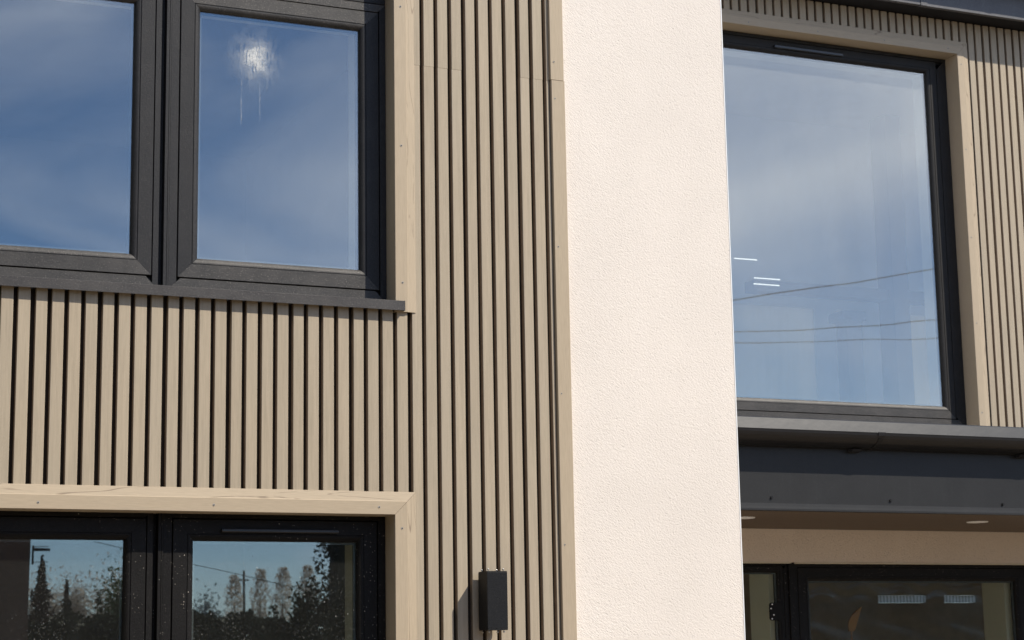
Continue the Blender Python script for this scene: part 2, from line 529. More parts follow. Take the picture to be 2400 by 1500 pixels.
# ------------------------------------------------------------------ ground
def make_ground():
    t = NT('paving_ground')
    v, r = t.coords(False)
    n = t.noise(v, 0.6, 6, 0.6); n2 = t.noise(v, 14.0, 4, 0.6)
    c = t.mix(t.ramp(n, [(0.35, 0.0), (0.65, 1.0)]), (0.17, 0.132, 0.092), (0.23, 0.18, 0.128))
    c = t.mix(t.math('MULTIPLY', n2, 0.4), c, (0.11, 0.09, 0.066))
    t.bsdf(c, 0.9, 0.2, t.bump(n2, 0.4, 0.01))
    v, f = box_vf(-700, 700, -700, 700, -0.3, 0.0)
    o = part('ground', v, f, t.m)
    tag(o, kind='structure')
make_ground()

# ------------------------------------------------------------------ slats
X0A, YB, XB0 = 1.0782, 2.6577, 5.6787
GAP, GAPJ = 0.0165, 0.0190
SLAT_D = 0.024
_slat_mesh = {}
def slat_mesh(w, z0, z1):
    key = (round(w, 4), round(z0, 3), round(z1, 3))
    if key not in _slat_mesh:
        b = 0.0016
        pts = [(0, SLAT_D), (0, b), (b, 0), (w - b, 0), (w, b), (w, SLAT_D)]
        V, Fc = extrude_profile(pts, 'z', z0, z1)
        me = bpy.data.meshes.new('slat')
        me.from_pydata(V, [], Fc)
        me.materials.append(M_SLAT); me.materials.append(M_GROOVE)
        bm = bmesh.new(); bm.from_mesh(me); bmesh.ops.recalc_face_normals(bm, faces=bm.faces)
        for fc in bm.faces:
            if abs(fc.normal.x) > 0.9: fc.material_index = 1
        bm.to_mesh(me); bm.free()
        _slat_mesh[key] = me
    return _slat_mesh[key]

def slat_span(k, x0, joint):
    """slat whose right edge is the left edge of groove k"""
    g = GAPJ if (k - 1 - joint) % 4 == 0 else GAP
    return x0 + (k - 1) * 0.06 + g, x0 + k * 0.06

# left wing: board cladding
wallA = empty('cladding_wall', (1.9, 0.0, 0.0))
tag(wallA, 'tan slatted board cladding of the near wing, between and beside the left windows', 'wall')
for k in range(-14, 37):
    xa, xb = slat_span(k, X0A, 1)
    if k == 36: xb = 3.2075
    jig = random.uniform(-0.0006, 0.0006)
    if -5 <= k <= 25:
        segs = [(2.285, 3.012)]
    elif (26 <= k <= 29) or k >= 34:
        segs = [(0.15, 3.9990), (4.0002, 5.0)]
    else:
        segs = [(0.15, 5.0)]
    for i, (za, zb) in enumerate(segs):
        instance('slat', slat_mesh(xb - xa, za, zb), (xa + (0.0012 * i), 0.0 + jig + (0.0008 * i), 0), wallA)
# dark breather membrane / battens behind the slats
for n_, (a, b, c, d) in enumerate([(0.15, 0.70, 0.1, 5.0), (0.70, 2.56, 2.25, 3.0), (2.56, 3.23, 0.1, 5.0), (0.70, 2.56, 4.45, 5.0), (0.70, 2.56, 0.1, 0.9)]):
    box('backing', a, b, SLAT_D + 0.001, SLAT_D + 0.02, c, d, M_BACK, wallA)
# corner trim at the right-hand end, in two lengths with a butt joint
def corner_trim(za, zb, dx, dy):
    pts = [(3.2105 + dx, 0.018), (3.2125 + dx, -0.0105 + dy), (3.2140 + dx, -0.012 + dy), (3.2715 + dx, -0.012 + dy), (3.2730 + dx, -0.0105 + dy), (3.2730 + dx, 0.018)]
    V, Fc = extrude_profile(pts, 'z', za, zb)
    return part('corner_trim', V, Fc, M_TRIMV, wallA)
ct1 = corner_trim(0.15, 4.0, 0, 0)
ct2 = corner_trim(4.0025, 5.0, -0.0025, 0.001)

# ------------------------------------------------------------------ screws (one shared mesh)
def screw_mesh():
    V, Fc = cyl_vf((0, -0.0012, 0), (0, 0.003, 0), 0.0048, seg=10)
    V2, F2 = cyl_vf((0.0006, -0.0016, 0.0004), (0.0006, 0.0, 0.0004), 0.0026, seg=8)
    n = len(V)
    me = bpy.data.meshes.new('screw')
    me.from_pydata(list(V) + list(V2), [], list(Fc) + [tuple(i + n for i in f) for f in F2])
    me.materials.append(M_SCREW); me.materials.append(M_SCREWD)
    for p in me.polygons: p.material_index = 1 if p.index >= len(Fc) else 0
    return me
SCREW = screw_mesh()
def screw(x, y, z, parent, s=1.0):
    o = instance('screw', SCREW, (x, y, z), parent)
    o.rotation_euler = (0, random.uniform(0, 3), 0)
    o.scale = (s, s, s)
    return o
for x, z, p in ((3.226, 4.079, ct2), (3.227, 3.922, ct1), (3.228, 3.30, ct1), (3.228, 2.7, ct1), (3.228, 2.1, ct1)):
    screw(x, -0.0118, z, p, 0.8)

# ------------------------------------------------------------------ window surrounds
def surround(name, label, rect, y0, back, sides, ends, screws):
    """mitred angle trim round an opening: smooth nose, thinner grained flange and a return into the reveal"""
    x0, x1, z0, z1 = rect
    root = empty(name, ((x0 + x1) / 2, y0, z0))
    tag(root, label, 'window trim')
    prof = [(0.0, -0.0105), (0.0015, -0.012), (0.0505, -0.012), (0.0530, -0.0098), (0.0868, -0.0034), (0.0875, -0.0026), (0.0875, -0.0008), (0.012, -0.0008), (0.012, back), (0.0, back)]
    prof = [(t, y0 + y) for t, y in prof]
    parts = {}
    for sd_ in sides:
        m = M_TRIMH if sd_ in ('top', 'bottom') else M_TRIMV
        o = mitre_rail('trim_board', sd_, rect, prof, m, root, outward=True, ends=ends.get(sd_, (None, None)), gap=0.0007)
        at_ = o.data.attributes.new('flange', 'FLOAT', 'POINT')
        for i, vv in enumerate(o.data.vertices):
            tt = {'right': vv.co.x - x1, 'left': x0 - vv.co.x, 'top': vv.co.z - z1, 'bottom': z0 - vv.co.z}[sd_]
            at_.data[i].value = 1.0 if tt > 0.052 else 0.0
        parts[sd_] = o
    for sd_, x, z in screws:
        screw(x, y0 - 0.0118, z, parts[sd_])
    return root

surround('window_surround', 'tan trim round the upper left window, its right leg ending below the sill',
         (0.745, 2.525, 2.993, 4.42), 0.0, 0.16, ('left', 'right', 'top'),
         {'left': (2.993, None), 'right': (2.993, None)},
         [('right', 2.553, 4.231), ('right', 2.553, 3.658), ('right', 2.555, 3.108), ('left', 0.717, 3.6), ('top', 1.3, 4.45), ('top', 2.0, 4.45)])
surround('window_surround', 'tan mitred trim over and beside the lower left window, grained along its top flange',
         (0.745, 2.5175, 0.95, 2.207), 0.0, 0.17, ('left', 'right', 'top'),
         {'left': (0.95, None), 'right': (0.95, None)},
         [('top', 1.182, 2.230), ('top', 1.814, 2.232), ('top', 2.454, 2.235), ('right', 2.546, 2.156), ('right', 2.546, 1.62), ('right', 2.546, 1.1), ('left', 0.717, 1.6)])
surround('window_surround', 'tan mitred trim round the far upper window, partly shaded by the eaves',
         (4.95, 7.333, 2.95, 5.411), YB, 0.20, ('left', 'right', 'top'),
         {'left': (2.95, None), 'right': (2.95, None)},
         [('top', 5.798, 5.431), ('top', 6.29, 5.433), ('top', 7.264, 5.440), ('top', 6.78, 5.436), ('right', 7.359, 5.345), ('right', 7.356, 4.785), ('right', 7.355, 4.216), ('right', 7.356, 3.671), ('right', 7.356, 3.111)])

# ------------------------------------------------------------------ windows
def arc(cx, cy, rx, ry, a0, a1, n):
    return [(cx + rx * math.cos(a0 + (a1 - a0) * i / n), cy + ry * math.sin(a0 + (a1 - a0) * i / n)) for i in range(n + 1)]

def sash(root, rect, fy, mat, glass, face=0.055, bead=0.024, depth=0.020, dust_glint=None):
    """four mitred rails with a rounded bead, then spacer bar and sealed pane"""
    x0, x1, z0, z1 = rect
    s = empty('sash', ((x0 + x1) / 2, fy, z0), root)
    t1 = face; t2 = face + bead
    curve = [(t1 + bead * (1 - math.cos(a)), fy + 0.0015 + depth * math.sin(a)) for a in [i / 6 * math.pi / 2 for i in range(7)]]
    curve = [(t1 + 0.0015 + (bead - 0.0015) * math.sin(a), fy + 0.0005 + depth * (1 - math.cos(a))) for a in [i / 7 * math.pi / 2 for i in range(8)]]
    prof = [(0.0, fy + 0.05), (0.0, fy + 0.0015), (0.0015, fy), (t1 - 0.0022, fy), (t1 - 0.0010, fy + 0.0028), (t1 + 0.0006, fy + 0.0028)] + curve + [(t2, fy + 0.05)]
    for sd_ in ('left', 'right', 'top', 'bottom'):
        nm = 'stile' if sd_ in ('left', 'right') else 'rail'
        mitre_rail(nm, sd_, rect, prof, dust_glint if (dust_glint and nm == 'rail') else mat, s)
    gi = t2 - 0.006
    gy = fy + depth + 0.001
    box('pane', x0 + gi, x1 - gi, gy, gy + 0.004, z0 + gi, z1 - gi, glass, s)
    sp = 0.008
    pr = [(0.0, gy + 0.006), (sp + 0.006, gy + 0.006), (sp + 0.006, gy + 0.018), (0.0, gy + 0.018)]
    rr = (x0 + gi, x1 - gi, z0 + gi, z1 - gi)
    for sd_ in ('left', 'right', 'top', 'bottom'):
        mitre_rail('spacer_bar', sd_, rr, pr, M_SPACER, s)
    return s

def frame(root, rect, fy, mat, widths, depth=0.07, dust_glint=None):
    """outer frame of four mitred members; widths = left, right, bottom, top"""
    for sd_, w in zip(('left', 'right', 'bottom', 'top'), widths):
        prof = [(0.0, fy + depth), (0.0, fy + 0.0015), (0.0015, fy), (w - 0.001, fy), (w, fy + 0.001), (w, fy + 0.022), (w + 0.012, fy + 0.022), (w + 0.012, fy + depth)]
        # square mitre: same inset on both legs
        mitre_rail('frame_member', sd_, rect, prof, dust_glint if (dust_glint and sd_ in ('bottom', 'top')) else mat, root)
    x0, x1, z0, z1 = rect
    l, r, b, t = widths
    # black rebate seen in the shadow gap
    for a in ((x0 + l + 0.0005, x0 + l + 0.012, z0 + b, z1 - t), (x1 - r - 0.012, x1 - r - 0.0005, z0 + b, z1 - t), (x0 + l + 0.013, x1 - r - 0.013, z0 + b + 0.0005, z0 + b + 0.012), (x0 + l + 0.013, x1 - r - 0.013, z1 - t - 0.012, z1 - t - 0.0005)):
        box('gasket', a[0], a[1], fy + 0.018, fy + 0.0215, a[2], a[3], M_BLACK, root)

def vent(root, x0, x1, z0, z1, y, mat):
    o = box('trickle_vent', x0, x1, y - 0.016, y + 0.001, z0, z1, M_VENT, root, 0.005)
    return o

def twin_window(name, label, fy, ztop_f, z_f0, sash_z, mat, gl, gr, xr_frame, xr_sash, headext=None, dust_glint=None):
    root = empty(name, (1.63, fy, z_f0))
    tag(root, label, 'window')
    rL = (0.757, 1.6175, z_f0, ztop_f)
    rR = (1.6540, xr_frame, z_f0, ztop_f)
    bw = sash_z[0] - z_f0 - 0.0045
    tw = ztop_f - sash_z[1] - 0.0035
    frame(root, rL, fy, mat, (0.030, 0.0225, bw, tw), dust_glint=dust_glint)
    frame(root, rR, fy, mat, (0.0325, xr_frame - xr_sash - 0.004, bw, tw), dust_glint=dust_glint)
    # coupling post between the two frames: recessed channel, then two slim ribs
    box('coupling_channel', 1.6176, 1.6345, fy + 0.030, fy + 0.065, z_f0, ztop_f, mat, root)
    box('coupling_rib', 1.6346, 1.6462, fy - 0.005, fy + 0.065, z_f0 + 0.001, ztop_f - 0.001, mat, root, 0.0012)
    box('coupling_rib', 1.6472, 1.6538, fy - 0.0045, fy + 0.065, z_f0 + 0.001, ztop_f - 0.001, mat, root, 0.0012)
    sash(root, (0.790, 1.5915, *sash_z), fy - 0.001, mat, gl, dust_glint=dust_glint)
    sash(root, (1.6905, xr_sash, *sash_z), fy - 0.001, mat, gr, dust_glint=dust_glint)
    if headext:
        box('frame_extender', 0.757, xr_frame, fy + 0.001, fy + 0.07, ztop_f + 0.003, headext, mat, root, 0.001)
    return root

wU = twin_window('casement_window', 'dark grey twin casement window upstairs on the left, one pane fogged near its top', 0.085, 4.264, 3.040, (3.0915, 4.2275), M_FOIL, M_G_UL, M_G_UR, 2.5245, 2.4945, 4.419, M_FOILDUSTGLINT)
wL = twin_window('casement_window', 'splashed dark twin casement window downstairs on the left reflecting hedge and sky', 0.094, 2.2225, 0.96, (1.01, 2.187), M_FOILD, M_G_LO, M_G_LO, 2.5170, 2.4830)
vent(wL, 1.869, 2.324, 2.139, 2.153, 0.093, M_FOILD)

# sill of the upper left window: sloping top, deep front lip
sill = empty('window_sill', (1.65, -0.03, 2.995))
tag(sill, 'speckled dark grey metal sill under the upper left window', 'sill')
pts = [(-0.0300, 2.9945), (-0.0300, 3.0310), (-0.0285, 3.0325), (0.0835, 3.0440), (0.0835, 3.0415), (-0.0272, 3.0295), (-0.0272, 2.9945)]
V, Fc = extrude_profile(pts, 'x', 0.700, 2.5555)
part('sill_profile', V, Fc, M_ALU, sill)
box('end_cap', 2.5556, 2.5585, -0.0302, -0.0125, 2.994, 3.033, M_ALU, sill)
box('end_cap', 0.697, 0.6999, -0.0302, -0.0125, 2.994, 3.033, M_ALU, sill)

# ------------------------------------------------------------------ near wing core, pillar
core = empty('masonry_core', (2.0, 0.2, 0.0))
tag(core, 'plain masonry and plaster reveals behind the left windows', 'wall', kind='structure')
yc0, yc1 = 0.0455, 0.32
for a in ((0.0, 0.735, 0.0, 5.0), (2.538, 3.26, 0.0, 5.0), (0.735, 2.538, 2.26, 2.985), (0.735, 2.538, 4.44, 5.0), (0.735, 2.538, 0.0, 0.94)):
    box('masonry', a[0], a[1], yc0, yc1, a[2], a[3], M_PLAST, core)
for a in ((0.736, 0.80, 2.99, 4.43), (2.447, 2.537, 2.99, 4.43), (0.801, 2.446, 4.20, 4.43), (0.801, 2.446, 2.99, 3.10),
          (0.736, 0.80, 0.95, 2.25), (2.430, 2.537, 0.95, 2.25), (0.801, 2.429, 2.15, 2.25), (0.801, 2.429, 0.95, 1.03)):
    box('plaster_reveal', a[0], a[1], 0.172, yc1 - 0.001, a[2], a[3], M_PLAST if a[2] > 2.5 else M_CREAM, core)

pillar = empty('rendered_wall', (3.65, 0.0, 0.0))
tag(pillar, 'tall pale cream rendered wall strip in the middle, rough textured', 'wall')
box('render_coat', 3.262, 4.0405, 0.010, 2.66, 0.0, 5.0, M_RENDER, pillar)
box('corner_bead', 4.0405, 4.0450, 0.0085, 0.040, 0.0, 5.0, M_BEAD, pillar)

# ------------------------------------------------------------------ wall lamp
lamp = empty('wall_lamp', (2.896, -0.02, 1.77))
tag(lamp, 'black box shaped up and down wall lamp on the slatted cladding', 'wall lamp')
LX0, LX1, LY0, LY1, LZ0, LZ1 = 2.853, 2.937, -0.107, -0.020, 1.771, 1.9915
box('body', LX0, LX1, LY0, LY1, LZ0 + 0.003, LZ1 - 0.003, M_LAMPB, lamp, 0.0015)
box('top_cap', LX0 + 0.001, LX1 - 0.001, LY0 + 0.001, LY1 - 0.001, LZ1 - 0.0028, LZ1, M_LAMPB, lamp, 0.0008)
box('bottom_cap', LX0 + 0.001, LX1 - 0.001, LY0 - 0.001, LY1 - 0.001, LZ0 - 0.002, LZ0 + 0.0028, M_LAMPB, lamp, 0.0008)
box('mounting_plate', LX0 + 0.014, LX1 - 0.014, LY1 + 0.0002, -0.0004, LZ0 + 0.05, LZ1 - 0.05, M_LAMPB, lamp)
for zt, sgn in ((LZ1, 1), (LZ0 - 0.002, -1)):
    for (px, py) in ((LX0 + 0.010, LY0 + 0.012), (LX1 - 0.012, LY0 + 0.012), (LX0 + 0.010, LY1 - 0.012), (LX1 - 0.012, LY1 - 0.012)):
        v1 = cyl_vf((px, py, zt), (px, py, zt + sgn * 0.006), 0.0016, seg=8)
        v2 = cyl_vf((px, py, zt + sgn * 0.0045), (px, py, zt + sgn * 0.0100), 0.0042, 0.0026, seg=10)
        V, Fc = join_vf([v1, v2])
        part('thumb_screw', V, Fc, M_STEEL, lamp, True)

# ------------------------------------------------------------------ far wing: cladding
wallB = empty('cladding_wall', (7.5, YB, 3.0))
tag(wallB, 'tan slatted board cladding of the set back wing round the far upper window', 'wall')
for k in range(-19, 56):
    xa, xb = slat_span(k, XB0, 3)
    segs = (2.93, 5.63) if (xa > 7.40 or xb < 4.88) else (5.486, 5.63)
    instance('slat', slat_mesh(xb - xa, *segs), (xa, YB + random.uniform(-0.0005, 0.0005), 0), wallB)
for (a, b, c, d) in ((4.05, 4.93, 2.9, 5.63), (7.36, 9.0, 2.9, 5.63), (4.93, 7.36, 5.45, 5.63)):
    box('backing', a, b, YB + SLAT_D + 0.001, YB + SLAT_D + 0.02, c, d, M_BACK, wallB)

coreB = empty('masonry_core', (6.5, YB + 0.2, 0.0))
tag(coreB, 'plain masonry behind the set back wing', 'wall', kind='structure')
for a in ((4.05, 4.935, 2.45, 5.9), (7.347, 9.0, 2.45, 5.9), (4.935, 7.347, 5.43, 5.9), (4.935, 7.347, 2.45, 2.94)):
    box('masonry', a[0], a[1], YB + 0.046, YB + 0.34, a[2], a[3], M_PLAST, coreB)
for a in ((4.936, 5.02, 2.945, 5.425), (7.232, 7.346, 2.945, 5.425), (5.021, 7.231, 5.33, 5.425), (5.021, 7.231, 2.945, 3.06)):
    box('plaster_reveal', a[0], a[1], YB + 0.205, YB + 0.339, a[2], a[3], M_PLAST, coreB)

wR = empty('fixed_window', (6.15, YB + 0.11, 3.03))
tag(wR, 'large single pane window upstairs on the far right reflecting cloudy sky', 'window')
fyR = YB + 0.113
frame(wR, (4.962, 7.332, 3.02, 5.410), fyR, M_FOILR, (0.03, 0.074, 0.058, 0.022))
wR.children[2].data.materials[0] = M_FOILDUSTGLINT
sash(wR, (4.996, 7.254, 3.0825, 5.384), fyR - 0.001, M_FOILR, M_G_R, 0.050, 0.028, 0.022)
for o_ in wR.children:
    if o_.name.startswith('sash'):
        [c_ for c_ in o_.children if c_.name.startswith('rail')][1].data.materials[0] = M_FOILDUSTGLINT
vent(wR, 6.045, 6.545, 5.334, 5.356, fyR - 0.001, M_FOILR)

# ------------------------------------------------------------------ upper eaves
eaves = empty('roof_eaves', (6.5, 2.478, 5.634))
tag(eaves, 'dark metal eaves above the far upper window with fascia and soffit', 'eaves')
EY = 2.478
for a, b, dz in ((4.05, 6.945, 0.0), (6.9475, 9.0, 0.003)):
    pts = [(EY, 5.634 - dz), (EY, 5.98), (EY + 0.004, 5.98), (EY + 0.004, 5.637), (EY + 0.03, 5.637), (EY + 0.03, 5.634 - dz)]
    V, Fc = extrude_profile(pts, 'x', a, b)
    part('fascia', V, Fc, M_FASCU, eaves)
box('joint_cover', 6.948, 6.995, EY - 0.0035, EY - 0.0005, 5.631, 5.98, M_FASCU, eaves)
box('soffit', 4.05, 9.0, EY + 0.0305, YB + 0.34, 5.6385, 5.652, M_SOFD, eaves)
V, Fc = extrude_profile([(EY - 0.05, 5.99), (7.2, 7.4), (7.2, 7.46), (EY - 0.05, 6.05)], 'x', 4.05, 9.0)
part('roof_slope', V, Fc, M_FASC, eaves)
box('gable_block', 4.05, 9.0, EY + 0.05, YB + 0.34, 5.653, 6.0, M_SOFD, eaves)

def gutter(name, label, x0, x1, yf, zt, zl, drop, brackets, union):
    """deep moulded gutter: flat front lip, quarter-round belly; brackets and a union strap"""
    root = empty(name, ((x0 + x1) / 2, yf - 0.07, zl))
    tag(root, label, 'gutter')
    g = 0.14
    def prof(off):
        out = [(yf - 0.002, zt - 0.012), (yf - 0.002, zl - drop - off)]
        out += [(yf - 0.004 - (g - 0.004 - 0.002) * math.sin(a) - off * math.sin(a), zl - drop * math.cos(a) - off * math.cos(a)) for a in [i / 8 * math.pi / 2 for i in range(9)]]
        out += [(yf - g - off, zl), (yf - g - off + 0.0145, zt - 0.005), (yf - g - off + 0.0195, zt)]
        return out
    outer = prof(0.0)
    th = 0.004
    inner = [(yf - g + 0.030, zt), (yf - g + 0.030, zt - 0.006), (yf - g + 0.0195, zt - 0.010), (yf - g + th, zl)] + [(yf - 0.006 - (g - 0.010) * math.sin(a), zl - (drop - th) * math.cos(a)) for a in [i / 8 * math.pi / 2 for i in range(7, -1, -1)]] + [(yf - 0.006, zt - 0.012)]
    V, Fc = extrude_profile(outer + inner, 'x', x0, x1)
    part('trough', V, Fc, M_GUT, root)
    for bx in brackets:
        pts = [(yf - 0.003, zl - drop - 0.001), (yf - 0.05, zl - drop - 0.001), (yf - 0.035, zl - drop - 0.014), (yf - 0.003, zl - drop - 0.018)]
        V, Fc = extrude_profile(pts, 'x', bx - 0.035, bx + 0.02)
        part('bracket', V, Fc, M_SOFD, root)
    for ux in union:
        p2 = prof(0.0025)
        p3 = prof(0.0003)
        body = p2[1:9] + p3[1:9][::-1]
        V, Fc = extrude_profile(body, 'x', ux, ux + 0.028)
        part('union_strap', V, Fc, M_FASC, root)
        V, Fc = extrude_profile([(yf - g - 0.0008, zl + 0.003), (yf - g - 0.003, zl - 0.001), (yf - g + 0.001, zl - 0.016), (yf - g + 0.006, zl - 0.016), (yf - g + 0.008, zl - 0.006)], 'x', ux - 0.008, ux + 0.036)
        part('union_clip', V, Fc, M_SOFD, root)
    return root
gutter('gutter', 'dark grey gutter of the eaves at the very top right', 4.06, 9.0, EY, 5.915, 5.851, 0.075, (7.55, 6.35), (7.58,))

# ------------------------------------------------------------------ porch
PY, PZ = 1.440, 2.378
porch = empty('porch_canopy', (6.5, PY, PZ))
tag(porch, 'dark metal clad porch canopy with brown slatted soffit at the right', 'canopy')
pts = [(PY, 2.812), (PY, 2.415), (PY - 0.0015, 2.400), (PY - 0.003, 2.388), (PY - 0.003, 2.379), (PY + 0.004, 2.3755), (PY + 0.012, 2.3765), (PY + 0.012, 2.812)]
V, Fc = extrude_profile(pts, 'x', 4.047, 9.0)
fas = part('fascia', V, Fc, M_FASC, porch)
for x, z in ((5.078, 2.443), (5.797, 2.440), (6.515, 2.434), (7.24, 2.434)):
    V, Fc = cyl_vf((x, PY - 0.007, z), (x, PY + 0.004, z), 0.0065, 0.0085, 10)
    part('fixing_screw', V, Fc, M_LAMPB, fas)
V, Fc = extrude_profile([(PY + 0.013, 2.80), (YB - 0.002, 2.955), (YB - 0.002, 2.90), (PY + 0.013, 2.76)], 'x', 4.047, 9.0)
part('roof_sheet', V, Fc, M_FASC, porch)
box('soffit_backing', 4.047, 9.0, PY + 0.013, YB - 0.001, PZ + 0.020, PZ + 0.035, M_BACK, porch)
ys = PY + 0.014
i = 0
while ys + 0.0435 < YB:
    pts = [(ys, PZ + 0.0185), (ys, PZ + 0.0015), (ys + 0.0015, PZ), (ys + 0.042, PZ), (ys + 0.0435, PZ + 0.0015), (ys + 0.0435, PZ + 0.0185)]
    V, Fc = extrude_profile(pts, 'x', 4.047, 9.0)
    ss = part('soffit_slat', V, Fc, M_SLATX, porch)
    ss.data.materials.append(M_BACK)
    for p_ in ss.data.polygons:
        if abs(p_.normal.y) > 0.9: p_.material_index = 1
    ys += 0.06
gutter('gutter', 'dark grey gutter along the porch canopy, sunlit on its front lip', 4.047, 9.0, PY, 2.836, 2.775, 0.075, (5.585, 6.65, 7.7), (5.655, 6.735))

def downlight(x, y, label):
    r = empty('downlight', (x, y, PZ))
    tag(r, label, 'downlight', 'porch soffit downlights')
    V, Fc = [], []
    seg = 28
    for rad, z in ((0.060, PZ - 0.0005), (0.059, PZ - 0.0045), (0.050, PZ - 0.0050), (0.046, PZ - 0.0015)):
        V += [(x + rad * math.cos(2 * math.pi * k / seg), y + rad * math.sin(2 * math.pi * k / seg), z) for k in range(seg)]
    for q in range(3):
        Fc += [(q * seg + k, q * seg + (k + 1) % seg, (q + 1) * seg + (k + 1) % seg, (q + 1) * seg + k) for k in range(seg)]
    part('bezel', V, Fc, M_BEAD, r, True)
    V, Fc = cyl_vf((x, y, PZ - 0.0012), (x, y, PZ - 0.0030), 0.0462, seg=24)
    part('lens', V, Fc, M_BEAD, r)
downlight(5.178, 1.885, 'round white soffit downlight half hidden by the rendered wall')
downlight(6.700, 1.905, 'round white soffit downlight in the open, right of the porch')

pw = empty('rendered_wall', (6.5, YB, 0.0))
tag(pw, 'shaded beige rendered band under the porch above the door', 'wall')
box('render_coat', 4.047, 9.0, YB + 0.0005, YB + 0.040, 2.190, 2.40, M_RENDERB, pw)
box('render_coat', 7.72, 9.0, YB + 0.0005, YB + 0.040, 0.0, 2.189, M_RENDERB, pw)
box('render_coat', 4.047, 4.70, YB + 0.0005, YB + 0.040, 0.0, 2.189, M_RENDERB, pw)
box('stop_bead', 4.701, 5.945, YB - 0.002, YB + 0.040, 2.1835, 2.1895, M_CREAM, pw)
box('stop_bead', 5.990, 7.719, YB - 0.002, YB + 0.040, 2.1825, 2.1885, M_CREAM, pw)
for x, z in ((6.395, 2.235), (7.45, 2.228)):
    V, Fc = cyl_vf((x, YB - 0.003, z), (x, YB + 0.002, z), 0.005, 0.009, 8)
    part('plugged_fixing', V, Fc, M_RENDERB, pw)
for a in ((4.05, 4.72, 0.0, 2.44), (7.70, 9.0, 0.0, 2.44), (4.72, 7.70, 2.193, 2.44)):
    box('masonry', a[0], a[1], YB + 0.0405, YB + 0.34, a[2], a[3], M_PLAST, coreB)

# ------------------------------------------------------------------ porch door set
door = empty('glazed_door', (6.3, YB + 0.05, 0.0))
tag(door, 'black framed glazed door with sidelight under the porch', 'door')
yD = YB + 0.050
frame(door, (4.73, 5.950, 0.02, 2.184), yD, M_FOILD, (0.04, 0.030, 0.03, 0.012), 0.07)
frame(door, (5.9905, 7.70, 0.02, 2.184), yD, M_FOILD, (0.022, 0.045, 0.03, 0.020), 0.07)
box('coupling_post', 5.951, 5.9900, yD - 0.010, yD + 0.07, 0.02, 2.1925, M_FOILD, door, 0.002)
s1 = sash(door, (4.774, 5.9170, 0.055, 2.1690), yD - 0.0005, M_FOILD, M_G_D, 0.024, 0.014, 0.012)
s2 = sash(door, (6.016, 7.652, 0.055, 2.1615), yD - 0.0005, M_FOILD, M_G_D, 0.056, 0.022, 0.016)
# hinge plate with pale screws on the sidelight post
hp = []
hx0, hx1, hz0, hz1, rr_ = 5.813, 5.905, 1.857, 1.961, 0.016
for cx, cz, a0 in ((hx1 - rr_, hz1 - rr_, 0), (hx0 + rr_, hz1 - rr_, 90), (hx0 + rr_, hz0 + rr_, 180), (hx1 - rr_, hz0 + rr_, 270)):
    for q in range(5):
        a = math.radians(a0 + q * 22.5)
        hp.append((cx + rr_ * math.cos(a), cz + rr_ * math.sin(a)))
V = [(x, yD - 0.006, z) for x, z in hp] + [(x, yD - 0.0012, z) for x, z in hp]
n = len(hp)
Fc = [(k, (k + 1) % n, (k + 1) % n + n, k + n) for k in range(n)] + [tuple(range(n)), tuple(range(2 * n - 1, n - 1, -1))]
hinge = part('hinge', V, Fc, M_BLACK, door)
for x, z in ((5.832, 1.950), (5.823, 1.926), (5.840, 1.890), (5.828, 1.868)):
    V, Fc = cyl_vf((x, yD - 0.0085, z), (x, yD - 0.005, z), 0.0038, 0.0048, 10)
    part('hinge_screw', V, Fc, M_BEAD, hinge)
# loose protective film on the inside of the door glass
def film():
    t = NT('protective_film')
    tr = t.n('ShaderNodeBsdfTransparent', Color=(0.86, 0.87, 0.86, 1))
    gl = t.n('ShaderNodeBsdfGlossy', Color=(1, 1, 1, 1), Roughness=0.22)
    ms = t.n('ShaderNodeMixShader', Fac=0.045)
    t.l(tr.outputs[0], ms.inputs[1]); t.l(gl.outputs[0], ms.inputs[2])
    t.l(ms.outputs[0], t.out.inputs['Surface'])
    nx, nz = 120, 90
    xs = np.linspace(6.10, 7.345, nx); zs = np.linspace(1.0, 2.082, nz)
    V, Fc = [], []
    for z in zs:
        for x in xs:
            top = math.exp(-((z - 2.05) / 0.06) ** 2); low = math.exp(-((z - 1.80) / 0.05) ** 2)
            y = yD + 0.034 + 0.0035 * top * math.sin(x * 9 + math.sin(x * 23) * 1.5 + z * 60) + 0.0022 * low * math.sin((x * 1.2 + z * 2.5) * 11) + 0.002 * math.sin(x * 5 + z * 7)
            V.append((x, y, z))
    for j in range(nz - 1):
        for k in range(nx - 1):
            a = j * nx + k
            Fc.append((a, a + 1, a + nx + 1, a + nx))
    part('protective_film', V, Fc, t.m, s2, True)
film()

